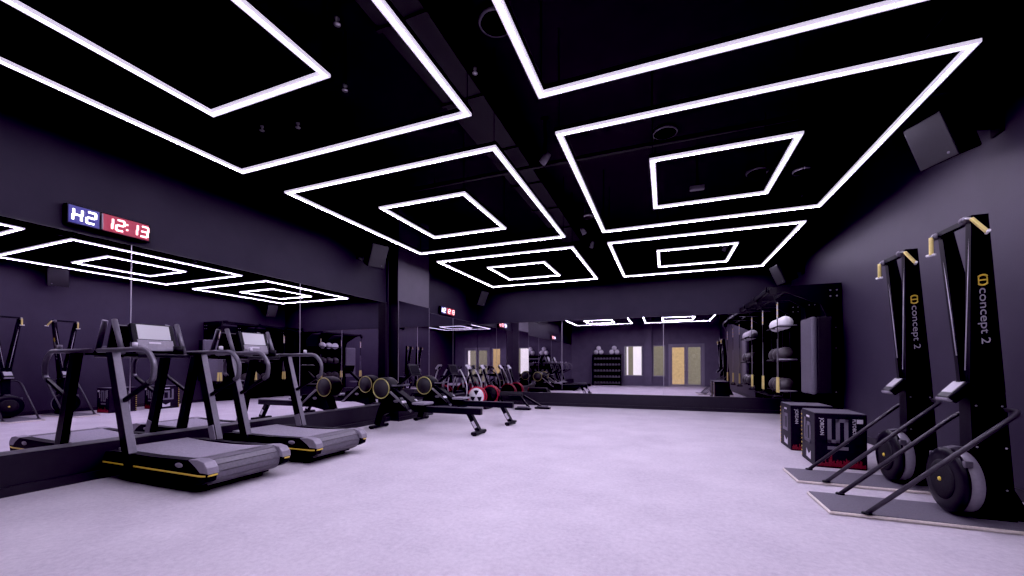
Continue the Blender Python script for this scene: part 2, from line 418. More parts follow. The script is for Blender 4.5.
for X, side in ((LX, 'left'), (RX, 'right')):
    for Y, row in rows:
        lo = {'overhead': 'large white light frame overhead, running out of the top of the photo, %s of centre',
              'middle': 'large white square light frame in the middle ceiling row, %s column',
              'far': 'large white square light frame nearest the back mirror, %s column'}[row] % side
        li = {'overhead': 'small white light frame nested inside the overhead frame, %s of centre',
              'middle': 'small white light frame nested in the middle row frame, %s column',
              'far': 'small white light frame nested in the frame nearest the back mirror, %s column'}[row] % side
        led_frame(X[0], X[3], Y[0], Y[3], lo, 'large ceiling light frames')
        led_frame(X[1], X[2], Y[1], Y[2], li, 'small nested ceiling light frames')

# ------------------------------------------------------------------ things on the black ceiling
def ceil_disc(x, y, r, m, label):
    t = thing('ceiling_speaker', label, 'ceiling speaker', (x, y, ZC), 0, 'round ceiling speakers')
    MB().lathe([(0, -.03), (r*.86, -.03), (r*.86, 0)], 28).build('grille', m, t)
    MB().lathe([(r*.86, -.04), (r, -.035), (r, 0), (r*.86, 0), (r*.86, -.04)], 28).build('rim', 'lightgrey' if m == 'white' else 'roller', t)
def spot(x, y, z, label, rx):
    t = thing('spotlight', label, 'spotlight', (x, y, z), 0, 'ceiling spotlights')
    MB().tube([(0, 0, .06), (0, 0, ZC-z)], .012, 8).lathe([(.05, ZC-z-.02), (.05, ZC-z)], 16).build('stem', 'black', t)
    b = MB().lathe([(.0, .09), (.035, .085), (.048, .03), (.05, -.07), (.04, -.072), (.0, -.05)], 18)
    bmesh.ops.rotate(b.bm, verts=b.bm.verts, cent=(0, 0, 0), matrix=Matrix.Rotation(rx, 3, 'Y'))
    b.build('lamp_head', 'grey', t)
def sprinkler(x, y, z, label):
    t = thing('sprinkler', label, 'sprinkler', (x, y, z), 0, 'ceiling sprinklers')
    MB().tube([(0, 0, .04), (0, 0, ZC-z)], .01, 8).build('pipe', 'duct', t)
    MB().lathe([(.0, 0), (.028, .002), (.028, .008), (.009, .01), (.011, .04), (.02, .045), (.02, .06), (0, .06)], 14).build('sprinkler_head', 'steel', t)

CEIL_ITEMS = True
F_, CYP, YAW, PIT = 397.1, 361.77, radians(21.152), radians(.6594)
H = 1.138
def at(u, v, z):
    """ceiling point that the photograph shows at pixel u, v for a given height"""
    fwd = Vector((-sin(YAW)*cos(PIT), cos(YAW)*cos(PIT), sin(PIT))); rt = Vector((cos(YAW), sin(YAW), 0)); up = rt.cross(fwd)
    d = rt*(u-512)/F_ - up*(v-CYP)/F_ + fwd
    k = (z-H)/d.z
    return d.x*k, d.y*k
for u, v, r, m, lab in ((665, 131, .17, 'duct', 'dark round ceiling speaker above the right middle light frame'),
                        (757, 171, .17, 'duct', 'dark round ceiling speaker inside the small right middle light frame'),
                        (802, 170, .14, 'white', 'pale round ceiling speaker beside the small right middle light frame'),
                        (588, 216, .12, 'white', 'small pale round ceiling speaker between the two middle light frames'),
                        (496, 20, .17, 'duct', 'dark round ceiling speaker between the two overhead light frames')):
    x, y = at(u, v, ZC); ceil_disc(x, y, r, m, lab)
for u, v, lab, rx in ((545, 159, 'grey spotlight hanging beside the nearest corner of the right middle light frame', .7),
                      (592, 245, 'small grey spotlight hanging between the far light frames', .3),
                      (583, 231, 'small grey spotlight between the two middle frames, farther corner', -.5),
                      (725, 248, 'small grey spotlight seen inside the right far light frame', .5)):
    x, y = at(u, v, 3.95); spot(x, y, 3.95, lab, rx)
for u, v, lab in ((337, 25, 'ceiling sprinkler above the left overhead light frame, near the top edge'), (345, 91, 'ceiling sprinkler right of the small left overhead light frame'),
                  (475, 74, 'ceiling sprinkler between the two overhead light frames'), (262, 131, 'first sprinkler inside the left overhead light frame'),
                  (298, 128, 'second sprinkler inside the left overhead light frame')):
    x, y = at(u, v, 3.9); sprinkler(x, y, 3.9, lab)
x, y = at(697, 188, 3.85)
t = thing('exit_luminaire', 'small grey box light hanging inside the small right middle light frame', 'emergency light', (x, y, 3.85))
MB().box((0, 0, 0), (.2, .07, .07), bev=.01).build('lamp_body', 'grey', t)
MB().tube([(0, 0, .03), (0, 0, ZC-3.85)], .01, 8).build('stem', 'black', t)
for i, (xa, ya, yb, w, h, lab) in enumerate(((-2.15, YF+.1, YB-.1, .5, .32, 'black rectangular air duct along the ceiling above the left light frames'),
                              (2.5, YF+.1, YB-.1, .42, .28, 'black rectangular air duct along the ceiling above the right light frames'))):
    b = MB().bx(xa-w/2, xa+w/2, ya, yb, ZC-h, ZC-.001, .01)
    for k in range(12):
        yy = ya+.5+k*1.12
        if yy < yb: b.bx(xa-w/2-.02, xa+w/2+.02, yy-.02, yy+.02, ZC-h-.02, ZC-.001)
    tag(b.build('air_duct', 'duct'), lab, 'air duct', 'ceiling ducts')
for ya, lab in ((1.2, 'thin black pipe crossing the ceiling above the overhead light frames'), (5.5, 'thin black pipe crossing the ceiling between middle and far light frames')):
    tag(MB().tube([(XL, ya, ZC-.45), (XR, ya, ZC-.45)], .03, 10).build('ceiling_pipe', 'duct'), lab, 'pipe', 'ceiling pipes')

# ------------------------------------------------------------------ wall speakers
def speaker(x, y, z, wall, rz, label):
    """wall: -1 left wall, +1 right wall; local +X points away from the wall"""
    t = thing('wall_speaker', label, 'speaker', (x, y, z), 0 if wall < 0 else pi, 'black wall speakers')
    R = Matrix.Rotation(rz, 3, 'Z') @ Matrix.Rotation(radians(24), 3, 'Y')
    b = MB()
    poly = [(-.19, -.09), (-.19, .09), (.10, .18), (.13, .17), (.13, -.17), (.10, -.18)]
    b.prism(poly, -.22, .22, 'xy', bev=.012)
    bmesh.ops.rotate(b.bm, verts=b.bm.verts, cent=(0, 0, 0), matrix=R)
    b.build('cabinet', 'black_gloss', t)
    g = MB().box((.134, 0, 0), (.012, .325, .415), bev=.004)
    bmesh.ops.rotate(g.bm, verts=g.bm.verts, cent=(0, 0, 0), matrix=R)
    g.build('grille', 'cloth', t)
    e = MB().lathe([(0, .142), (.012, .141), (.012, .138)], 12, axis='x', origin=(0, .1, -.16))
    bmesh.ops.rotate(e.bm, verts=e.bm.verts, cent=(0, 0, 0), matrix=R)
    e.build('badge', 'grey', t)
    d = abs((XL-.012 if wall < 0 else XR) - x)
    p = R @ Vector((-.18, 0, 0))
    MB().tube([p, (-d+.01, 0, .02)], .025, 10).box((-d+.012, 0, .02), (.024, .12, .16)).build('bracket', 'black', t)
speaker(2.42, 4.88, 3.28, 1, radians(22), 'black wall speaker high on the right wall above the ski machines')
speaker(2.42, 10.3, 3.2, 1, radians(14), 'black wall speaker on the right wall above the black rig')
speaker(-5.12, 6.05, 3.25, -1, radians(-18), 'black wall speaker high on the left wall just before the pier')
speaker(-5.10, 10.55, 3.18, -1, radians(-14), 'black wall speaker in the far left corner past the small clock')

# ------------------------------------------------------------------ clocks
SEG = {'0': 'abcdef', '1': 'bc', '2': 'abged', '3': 'abgcd', '4': 'fgbc', '5': 'afgcd', '6': 'afgedc', '7': 'abc', '8': 'abcdefg', '9': 'abcdfg', 'H': 'fbgec', 'A': 'abcefg'}
def digit(b, ch, y, z, w, h, t):
    """draws lit segments in the plane facing +X"""
    S = {'a': (0, h/2, 1), 'g': (0, 0, 1), 'd': (0, -h/2, 1), 'f': (-w/2, h/4, 0), 'b': (w/2, h/4, 0), 'e': (-w/2, -h/4, 0), 'c': (w/2, -h/4, 0)}
    for s in SEG[ch]:
        dy, dz, hor = S[s]; sl = (dz)*.12
        d = (.006, (w-t*.2) if hor else t, t if hor else (h/2-t*.15))
        b.box((0, y+dy+sl, z+dz), d, bev=.002, seg=1)
def clock(y0, y1, z, label):
    L = y1-y0; Hc = .2
    t = thing('interval_clock', label, 'digital clock', (XL, (y0+y1)/2, z), 0, 'lit wall clocks')
    MB().box((.04, 0, 0), (.08, L, Hc), bev=.008).build('case', 'black', t)
    MB().box((.082, -L/2+.125, 0), (.006, .225, Hc-.03)).build('display_panel', 'led_bluebg', t, 'blue lit display panel')
    MB().box((.082, .12, 0), (.006, L-.29, Hc-.03)).build('display_panel', 'led_redbg', t, 'red lit display panel')
    s = L/.68
    for ch, yy, m, lab in (('H', -L/2+.075, 'led_white', 'white letter H'), ('2', -L/2+.175, 'led_white', 'white digit 2'),
                           ('1', -.03*s, 'led_red', 'pink red digit 1'), ('2', .065*s, 'led_red', 'pink red digit 2'),
                           ('1', .18*s, 'led_red', 'pink red digit 1'), ('3', .275*s, 'led_red', 'pink red digit 3')):
        b = MB(); digit(b, ch, yy, 0, .062, .11, .018)
        bmesh.ops.translate(b.bm, verts=b.bm.verts, vec=(.087, 0, 0)); b.build('lit_digit', m, t, lab)
    for zz in (-.028, .028): MB().box((.087, .122*s, zz), (.006, .016, .016)).build('colon_dot', 'led_red', t)
    MB().box((.083, -L/2+.262, 0), (.006, .012, Hc-.04)).build('divider', 'grey', t)
clock(2.02, 2.70, 2.635, 'black digital clock reading H2 12:13 in blue and red, on the near left wall')
clock(8.92, 9.62, 2.61, 'small distant digital clock lit white and red, past the pier near the corner')

# ------------------------------------------------------------------ treadmills
def treadmill():
    t = thing('curved_treadmill', 'black curved treadmill nearest the camera, with yellow stripe and tablet console', 'treadmill', (-4.5, 2.67, 0), 0, 'treadmills facing the left mirror')
    def top(x): return .280 + .034*((x+.12)/.75)**2       # gently dished running surface
    # belt: top surface and rear roller as one band with slat grooves
    b = MB(); pts = []
    n = 46
    for i in range(n+1):
        x = -.74 + 1.36*i/n; pts.append((x, top(x)))
    cx, cz = .63, top(.62)-.125
    for k in range(1, 7):
        a = pi/2 - k*pi/6*.95; pts.append((cx+.135*cos(a), cz+.125*sin(a)))
    for i, (p, q) in enumerate(zip(pts, pts[1:])):
        g = .003 if i < n-3 else .008
        dx, dz = q[0]-p[0], q[1]-p[1]; l = math.hypot(dx, dz); ux, uz = dx/l, dz/l
        w = .315
        P0 = (p[0]+ux*g/2, p[1]+uz*g/2); P1 = (q[0]-ux*g/2, q[1]-uz*g/2); nx, nz = -uz, ux
        A = [b.bm.verts.new(v) for v in ((P0[0], -w, P0[1]), (P1[0], -w, P1[1]), (P1[0], w, P1[1]), (P0[0], w, P0[1]))]
        B = [b.bm.verts.new(v) for v in ((P0[0]-nx*.02, -w, P0[1]-nz*.02), (P1[0]-nx*.02, -w, P1[1]-nz*.02), (P1[0]-nx*.02, w, P1[1]-nz*.02), (P0[0]-nx*.02, w, P0[1]-nz*.02))]
        fl_ = [b.bm.faces.new(A), b.bm.faces.new(B[::-1])]
        for j in range(4): fl_.append(b.bm.faces.new((A[j], B[j], B[(j+1) % 4], A[(j+1) % 4])))
        for q_ in fl_: q_.material_index = 1 if i >= n-3 else 0
    b.build('running_belt', ['belt', 'roller'], t)
    MB().bx(-.76, .62, -.31, .31, .13, .235).build('deck_core', 'black_matt', t)
    for s in (-1, 1):
        y0, y1 = s*.318, s*.41
        side = [(-.80, .16), (-.805, .22), (-.77, .282), (-.60, .296), (.0, .292), (.5, .302), (.66, .312), (.745, .295), (.79, .25), (.80, .19), (.78, .13), (.70, .095), (.45, .07), (-.5, .07), (-.72, .10)]
        MB().prism(side, y0, y1, 'xz', bev=.012).build('side_cover', 'side_black', t)
        # the grey cap at the running end
        cap = [(.54, .298), (.55, .3075), (.66, .316), (.75, .300), (.797, .252), (.806, .20), (.70, .20), (.66, .25)]
        MB().prism(cap, s*.312, s*.4115, 'xz', bev=.008).build('end_cap', 'grey', t)
        MB().bar(fillet([(-.80, s*.413, .178), (.72, s*.414, .178), (.806, s*.405, .186), (.813, s*.33, .19)], .06), .006, .014).build('accent_stripe', 'yellow', t, 'yellow stripe')
        e = MB().lathe([(0, 0), (.052, 0), (.052, .005), (0, .006)], 24, axis='y')
        bmesh.ops.scale(e.bm, verts=e.bm.verts, vec=(1, 1, .42)); bmesh.ops.translate(e.bm, verts=e.bm.verts, vec=(.42, s*.411 - (.006 if s < 0 else 0), .25))
        e.build('badge', 'grey', t)
        # post
        pp = MB()
        yo, yi = s*.435, s*.372
        pp.loft([[(-.37, yo, .10), (-.25, yo, .10), (-.25, yi, .10), (-.37, yi, .10)],
                 [(-.715, yo, 1.28), (-.61, yo, 1.28), (-.61, yi, 1.28), (-.715, yi, 1.28)]])
        po = pp.build('post', 'black', t)
        fa = MB().loft([[(-.2495, yo, .30), (-.2455, yo, .30), (-.2455, yi, .30), (-.2495, yi, .30)],
                        [(-.609, yo, 1.28), (-.605, yo, 1.28), (-.605, yi, 1.28), (-.609, yi, 1.28)]])
        for v in fa.bm.verts: v.co.x += (.30-.10)*(-.36/1.18) if abs(v.co.z-.30) < 1e-4 else 0
        fa.build('face_strip', 'slate', po)
        # handrail
        y = s*.40
        MB().tube(fillet([(-.93, y, 1.30), (-.10, y, 1.305), (.02, y, 1.17), (-.0, y, 1.02), (-.06, y, .99)], .12, 6), .024, 12).build('handrail', 'slate', t)
        MB().bar([(-.03, y, 1.0), (-.47, y, .80)], .03, .035).build('rail_brace', 'black', t)
        MB().lathe([(0, .05), (.022, .045), (.022, 0), (0, 0)], 12, origin=(-.30, y, 1.325)).build('rail_cap', 'lightgrey', t)
        MB().tube([(-.76, s*.285, 1.27), (-.915, s*.285, 1.63)], .025, 12).build('push_handle', 'slate', t)
        MB().box((-.392, s*.367, .37), (.09, .014, .17), rot=Matrix.Rotation(radians(-16.9), 3, 'Y')).build('post_shoe', 'grey', t)
    MB().tube([(-.80, -.40, 1.285), (-.80, .40, 1.285)], .026, 12).build('front_bar', 'black', t)
    MB().bx(-.86, -.58, -.24, .24, 1.235, 1.275, .012).build('tray', 'black_gloss', t)
    for yy in (-.17, .17):
        MB().lathe([(0, 0), (.045, 0), (.05, .09), (.042, .09), (.038, .02), (0, .02)], 18, origin=(-.66, yy, 1.275)).build('cup_holder', 'grey' if yy < 0 else 'black', t)
    # console
    R = Matrix.Rotation(radians(-18), 3, 'Y')
    def cbox(c, d, bev=0.):
        v = R @ Vector(c); return MB().box((v.x-.80, v.y, v.z+1.44), d, rot=R, bev=bev)
    con = cbox((0, 0, 0), (.06, .40, .33), .012).build('console', 'black', t)
    cbox((.032, 0, .065), (.006, .30, .165)).build('screen', 'screen', con)
    cbox((.032, 0, -.088), (.008, .33, .125), .003).build('keypad', 'grey', con)
    cbox((.0375, -.01, -.06), (.003, .11, .018)).build('logo_mark', 'lightgrey', con)
    MB().bx(-.88, -.80, -.10, .10, 1.26, 1.42, .01).build('console_neck', 'black', t)
    # underside
    u = MB().bx(-.62, .58, -.33, .33, .03, .09)
    u.build('undercarriage', 'black_matt', t)
    for xx in (-.55, .50):
        for s in (-1, 1): MB().lathe([(0, 0), (.05, 0), (.045, .04), (0, .04)], 14, origin=(xx, s*.26, 0)).build('foot', 'black_matt', t)
    return t
tm = treadmill()
dup(tm, (-4.5, 3.82, 0), 'black curved treadmill behind the nearest one, farther along the mirror')

# ------------------------------------------------------------------ rowing machines
def rower():
    t = thing('rowing_machine', 'black rowing machine with yellow ringed flywheel, nearer of the two', 'rowing machine', (-3.94, 6.01, 0), 0, 'rowing machines by the mirror pier')
    MB().box((-1.04, 0, .035), (.10, .46, .05), bev=.015).build('foot_bar', 'black', t)
    for s in (-1, 1): MB().lathe([(0, 0), (.035, 0), (.035, .03), (0, .03)], 12, origin=(-1.04, s*.19, 0)).build('rubber_foot', 'black_matt', t)
    MB().bar([(-1.04, 0, .05), (-.96, 0, .30), (-.82, 0, .60)], .12, .13, up=(1, 0, .2)).build('front_leg', 'black', t)
    c = (-.88, 0, .735)
    fl = MB().lathe([(0, -.14), (.17, -.14), (.195, -.125), (.205, -.08), (.205, .08), (.195, .125), (.17, .14), (0, .14)], 36, axis='y', origin=c).build('flywheel_housing', 'black', t)
    for s in (-1, 1):
        rp = [(.178*cos(2*pi*k/36)+c[0], s*.142, .178*sin(2*pi*k/36)+c[2]) for k in range(36)]
        MB().tube(rp, .0085, 8, closed=True).build('ring', 'ringyellow', fl, 'yellow ring')
        MB().lathe([(0, -.003), (.165, -.003), (.165, .003), (0, .003)], 32, axis='y', origin=(c[0], s*.143, c[2])).build('grille', 'cloth', fl)
    body = [(-.86, .62), (-.74, .76), (-.62, .73), (-.18, .455), (-.14, .35), (-.55, .33), (-.80, .30), (-.94, .22), (-1.0, .12), (-1.06, .12), (-1.02, .25), (-.93, .42)]
    MB().prism(body, -.085, .085, 'xz', bev=.012).build('body', 'black', t)
    for s in (-1, 1):
        e = MB().lathe([(0, 0), (.055, 0), (.055, .005), (0, .006)], 22, axis='y')
        bmesh.ops.scale(e.bm, verts=e.bm.verts, vec=(1, 1, .5)); bmesh.ops.translate(e.bm, verts=e.bm.verts, vec=(-.59, s*.086 - (.006 if s < 0 else 0), .51))
        e.build('badge', 'grey', t)
        MB().bar([(-.68, s*.14, .68), (-.22, s*.14, .34)], .035, .03).build('foot_rail', 'steel', t)
        R = Matrix.Rotation(radians(48), 3, 'Y')
        MB().box((-.34, s*.17, .48), (.28, .10, .02), rot=R, bev=.006).build('foot_plate', 'black_gloss', t)
        MB().box((-.36, s*.17, .51), (.05, .115, .02), rot=R, bev=.006).build('foot_strap', 'lightgrey', t)
    MB().tube([(-.22, -.15, .34), (-.22, .15, .34)], .02, 10).build('foot_axle', 'black', t)
    ra = MB().bx(-.4, 1.07, -.045, .045, .325, .432, .008).build('rail', 'black_gloss', t)
    MB().bx(-.2, 1.06, -.03, .03, .43, .438).build('rail_top', 'slate', ra)
    MB().bar([(.84, 0, .35), (1.02, 0, .055)], .09, .075, up=(1, 0, .3)).build('rear_leg', 'black', t)
    MB().bar([(.921, 0, .217), (.984, 0, .114)], .096, .05, up=(1, 0, .3)).build('leg_plate', 'lightgrey', t)
    MB().box((1.02, 0, .04), (.10, .42, .05), bev=.015).build('foot_bar', 'black', t)
    for s in (-1, 1): MB().lathe([(0, 0), (.035, 0), (.035, .03), (0, .03)], 12, origin=(1.02, s*.17, 0)).build('rubber_foot', 'black_matt', t)
    se = MB().box((-.08, 0, .485), (.26, .32, .045), bev=.02).build('seat', 'grey', t)
    MB().box((-.08, 0, .447), (.18, .12, .05), bev=.005).build('seat_carriage', 'black', se)
    MB().bar(fillet([(-.70, 0, .72), (-.52, 0, .86), (-.30, 0, 1.02)], .05), .05, .04, up=(0, 1, 0)).build('console_arm', 'black', t)
    R = Matrix.Rotation(radians(-20), 3, 'Y')
    co = MB().box((-.27, 0, 1.07), (.04, .30, .21), rot=R, bev=.01).build('console', 'black_gloss', t)
    v = R @ Vector((.022, 0, .0))
    MB().box((-.27+v.x, 0, 1.07+v.z), (.005, .24, .15), rot=R).build('screen', 'side_black', co)
    MB().tube(fillet([(-.55, -.25, .80), (-.55, -.08, .79), (-.55, .08, .79), (-.55, .25, .80)], .05), .015, 10).build('pull_handle', 'slate', t)
    MB().bar([(-.72, 0, .78), (-.55, 0, .79)], .03, .006).build('strap', 'black_matt', t)
    MB().bar([(-.58, 0, .70), (-.56, 0, .785)], .05, .05, up=(1, 0, 0)).build('handle_rest', 'black', t)
    return t
rw = rower()
dup(rw, (-3.85, 7.25, 0), 'black rowing machine with yellow ringed flywheel, farther one beside the pier')

# ------------------------------------------------------------------ fan bikes
def fan_bike(label, loc, near_cover):
    t = thing('fan_bike', label, 'exercise bike', loc, 0, 'fan bikes in the far left corner')
    c = (0, 0, .33)
    fl = MB().lathe([(0, -.06), (.235, -.06), (.255, -.04), (.255, .04), (.235, .06), (0, .06)], 36, axis='y', origin=c).build('fan_housing', 'black', t)
    for s in (-1, 1):
        rp = [(.245*cos(2*pi*k/36)+c[0], s*.060, .245*sin(2*pi*k/36)+c[2]) for k in range(36)]
        MB().tube(rp, .018, 8, closed=True).build('ring', 'red', fl, 'red ring')
        w = MB().lathe([(0, -.005), (.228, -.005), (.228, .005), (0, .005)], 32, axis='y', origin=(c[0], s*.068, c[2]))
        if s < 0 and near_cover: w.build('fan_cover', 'white', fl, 'white fan cover')
        else: w.build('fan_cover', 'black', fl, 'black fan cover')
        h = MB()
        for a in (90, 210, 330):
            pts = [(.03, a), (.17, a-28), (.17, a), (.17, a+28)]
            h.prism([(c[0]+r*cos(radians(q)), c[2]+r*sin(radians(q))) for r, q in pts], s*.075-.003, s*.075+.003, 'xz')
        h.build('cover_slots', 'black_matt', fl)
        # swinging arm
        MB().tube(fillet([(-.24, s*.16, .38), (-.22, s*.17, .62), (-.30, s*.20, .86), (-.40, s*.24, 1.06)], .1), .018, 10).build('handle_arm', 'lightgrey', t)
        MB().tube([(-.40, s*.24, 1.06), (-.47, s*.24, 1.13)], .022, 10).build('grip', 'black_matt', t)
        MB().box((-.26+.08*s, s*.17, .34+.09*s), (.10, .10, .03), bev=.008).build('pedal', 'black', t)
        MB().bar([(-.26, s*.115, .36), (-.26+.08*s, s*.13, .34+.09*s)], .02, .035, up=(0, 0, 1)).build('crank', 'steel', t)
    MB().bar([(.30, 0, .06), (.0, 0, .13), (-.26, 0, .30), (-.42, 0, .55)], .07, .07, up=(0, 1, 0)).bar([(-.26, 0, .30), (-.44, 0, .07)], .06, .06, up=(0, 1, 0)).lathe([(.06, -.10), (.06, .10)], 20, axis='y', origin=(-.26, 0, .34)).build('frame', 'black', t)
    MB().box((.32, 0, .04), (.08, .46, .07), bev=.015).build('stabilizer', 'black', t)
    MB().box((-.46, 0, .04), (.08, .46, .07), bev=.015).build('stabilizer', 'black', t)
    MB().tube([(-.40, 0, .5), (-.48, 0, .84)], .028, 12).build('seat_post', 'steel', t)
    MB().box((-.49, 0, .86), (.26, .19, .06), bev=.025).build('seat', 'black_matt', t)
    MB().bar([(-.10, 0, .62), (-.24, 0, 1.06)], .05, .06, up=(0, 1, 0)).bar([(-.06, -.05, .6), (-.06, .05, .6)], .06, .06).build('mast', 'black', t)
    R = Matrix.Rotation(radians(-38), 3, 'Y')
    MB().box((-.27, 0, 1.12), (.035, .2, .15), rot=R, bev=.008).build('console', 'lightgrey', t)
    MB().bar([(.02, 0, .66), (.30, 0, .10)], .03, .03, up=(0, 1, 0)).build('fan_stay', 'slate', t)
    return t
fan_bike('black fan bike with white fan cover and red ring, nearer of the pair', (-4.76, 9.70, 0), True)
fan_bike('black fan bike with black fan cover and red ring, beside the back mirror', (-4.72, 10.52, 0), False)

# low black machine on the floor right of the bikes
t = thing('roller_bench', 'low black floor machine with roller and flat feet, right of the fan bikes', 'exercise machine', (-3.55, 9.98, 0))
MB().lathe([(0, -.32), (.11, -.32), (.12, -.30), (.12, .30), (.11, .32), (0, .32)], 24, axis='x', origin=(-.35, 0, .34)).build('roller', 'black_matt', t)
MB().lathe([(.121, -.30), (.124, -.30), (.124, -.285), (.121, -.285)], 24, axis='x', origin=(-.35, 0, .34)).build('ring', 'redink', t)
MB().bar([(-.35, -.14, .34), (-.02, -.14, .34), (.22, -.14, .06)], .05, .05, up=(0, 1, 0)).bar([(-.35, .14, .34), (-.02, .14, .34), (.5, .14, .06)], .05, .05, up=(0, 1, 0)).bar([(-.62, -.14, .34), (-.66, -.14, .03)], .05, .05, up=(0, 1, 0)).bar([(-.62, .14, .34), (-.66, .14, .03)], .05, .05, up=(0, 1, 0)).build('frame', 'black', t)
for x, y in ((.08, -.22), (.5, .16)):
    MB().box((x, y, .035), (.42, .16, .05), bev=.02).build('foot_plate', 'black', t)
    MB().box((x, y, .075), (.3, .1, .04), bev=.015).build('foot_pad', 'pad', t)

# ------------------------------------------------------------------ ski machines
def ski_machine():
    t = thing('ski_machine', 'tall black ski machine nearest the camera on its grey floor stand', 'ski machine', (1.80, 4.0, 0), 0, 'ski machines along the right wall')
    st = MB().box((0, 0, .013), (1.27, .535, .026), bev=.012)
    sto = st.build('stand', 'pale_edge', t, 'pale edged stand board')
    MB().box((0, 0, .028), (1.24, .505, .008), bev=.003).build('stand_surface', 'matgrey', sto, 'grey textured stand surface')
    # lower column
    MB().loft([[(.30, -.075, .03), (.52, -.075, .03), (.52, .075, .03), (.30, .075, .03)],
               [(.285, -.06, .95), (.475, -.06, .95), (.475, .06, .95), (.285, .06, .95)],
               [(.275, -.05, 1.08), (.46, -.05, 1.08), (.46, .05, 1.08), (.275, .05, 1.08)]]).build('column', 'black', t)
    MB().prism([(.40, .03), (.62, .03), (.62, .05), (.52, .26), (.45, .5)], -.045, .045, 'xz').build('column_foot', 'black', t)
    z0, z1 = .95, 2.205
    for s in (-1, 1):
        def sec(z, dy):
            k = (z-z0)/(z1-z0); xa = .285+((.215 if s < 0 else .245)-.285)*k; xb = .475+((.305 if s < 0 else .315)-.475)*k; yc = s*(.035+(.165 if s < 0 else .145)*k)
            return xa, xb, yc
        xa, xb, yc = sec(z0, 0); xc, xd, yd = sec(z1, 0); w = .028
        ar = MB().loft([[(xa, yc-w, z0), (xb, yc-w, z0), (xb, yc+w, z0), (xa, yc+w, z0)],
                        [(xc, yd-w, z1), (xd, yd-w, z1), (xd, yd+w, z1), (xc, yd+w, z1)]]).build('arm', 'black', t)
        MB().loft([[(xa-.006, yc-w*.9, z0+.2), (xa-.002, yc-w*.9, z0+.2), (xa-.002, yc+w*.9, z0+.2), (xa-.006, yc+w*.9, z0+.2)],
                   [(xc-.006, yd-w*.9, z1), (xc-.002, yd-w*.9, z1), (xc-.002, yd+w*.9, z1), (xc-.006, yd+w*.9, z1)]])
        # outer side lettering
        if s < 0:
            d = Vector((((xc+xd)/2-(xa+xb)/2), yd-yc, z1-z0)).normalized()
            def P(z):
                k = (z-z0)/(z1-z0)
                return Vector((((xa+xb)/2)*(1-k)+((xc+xd)/2)*k, yc*(1-k)+yd*k - w - .002, z))
            mt = frame_matrix(P(1.70), -d, (1, 0, 0))
            text_mesh('lettering', 'concept', .068, mt, 'ink_logo', ar, sx=1.5)
            text_mesh('lettering', '2', .068, frame_matrix(P(1.70-.352), -d, (1, 0, 0)), 'ink_logo', ar, sx=1.5)
            e = MB()
            for q in (-1, 1):
                pts = []
                for k in range(9):
                    a = radians(-62+124*k/8)
                    pts.append((q*(.012+.030*cos(a)) , .042*sin(a), 0))
                e.bar([(p[0], p[1], p[2]) for p in pts], .004, .017, up=(1, 0, 0)) if False else e.tube(pts, .0085, 6)
            e.box((0, 0, 0), (.012, .07, .006)).box((0, .034, 0), (.045, .010, .006)).box((0, -.034, 0), (.045, .010, .006))
            bmesh.ops.scale(e.bm, verts=e.bm.verts, vec=(.85, .66, .25))
            bmesh.ops.transform(e.bm, verts=e.bm.verts, matrix=frame_matrix(P(1.752), -d, (1, 0, 0)))
            e.build('emblem', 'yellow', ar, 'yellow emblem')
        # pulley, cord and handle
        px, py, pz = xc-.022, yd+s*.0, z1-.03
        MB().lathe([(0, -.018), (.024, -.018), (.028, -.01), (.02, 0), (.028, .01), (.024, .018), (0, .018)], 20, axis='y', origin=(px, py, pz)).build('pulley', 'slate', t)
        MB().tube([(px+.03, py, pz-.03), (xa-.012, yc, z0+.16)], .004, 6).build('cord', 'lightgrey', t)
        if s < 0: dr = Vector((.32, -.36, -.75)).normalized()
        else: dr = Vector((0, .0, -1))
        p0 = Vector((px+.012, py-.05, pz+.0)) if s < 0 else Vector((px-.03, py, pz-.005))
        p1 = p0+dr*.14
        hd = MB().tube([p0, p0+dr*.03, p0+dr*.13, p1], .0135, 10).build('ski_handle', 'palebuff', t, 'pale yellow handle')
        side = Vector((-.3, -.9 if s < 0 else .9, .05)).normalized()
        MB().tube([p1-side*.03, p1+side*.038], .0095, 8).build('handle_end', 'white', hd)
        MB().tube([(px-.01, py, pz+.02), p0], .006, 6).build('cord_knot', 'lightgrey', hd)
    MB().bar([(.245, -.21, 2.185), (.245, .21, 2.185)], .04, .035).build('cross_bar', 'black', t)
    # bolts
    b = MB()
    for z in (.25, .55, .85, 1.05): b.lathe([(0, -.006), (.007, -.004), (.007, 0)], 8, axis='y', origin=(.47 - .0*z if z < .6 else .455, -.069 if z < .6 else -.064, z)).lathe([(0, -.006), (.007, -.004), (.007, 0)], 8, axis='y', origin=(.315, -.07 if z < .6 else -.065, z))
    b.build('bolt_heads', 'steel', t)
    # monitor
    MB().bar([(.30, 0, 1.10), (.25, 0, .98)], .05, .03).bar([(.25, 0, 1.22), (.266, 0, 1.0)], .04, .02, up=(1, 0, 0)).build('monitor_arm', 'black', t)
    R = Matrix.Rotation(radians(-48), 3, 'Y')
    mo = MB().box((.235, 0, .945), (.17, .15, .07), rot=R, bev=.012).build('monitor', 'black_gloss', t)
    v = R @ Vector((.018, 0, .036))
    MB().box((.235+v.x, 0, .945+v.z), (.105, .12, .005), rot=R).build('screen', 'lcd', mo, 'grey lit screen')
    v = R @ Vector((-.082, 0, .012))
    MB().lathe([(.018, -.07), (.018, .07)], 12, axis='y', origin=(.235+v.x, 0, .945+v.z)).build('monitor_grip', 'grey', mo)
    # flywheel
    c = (0, 0, .285)
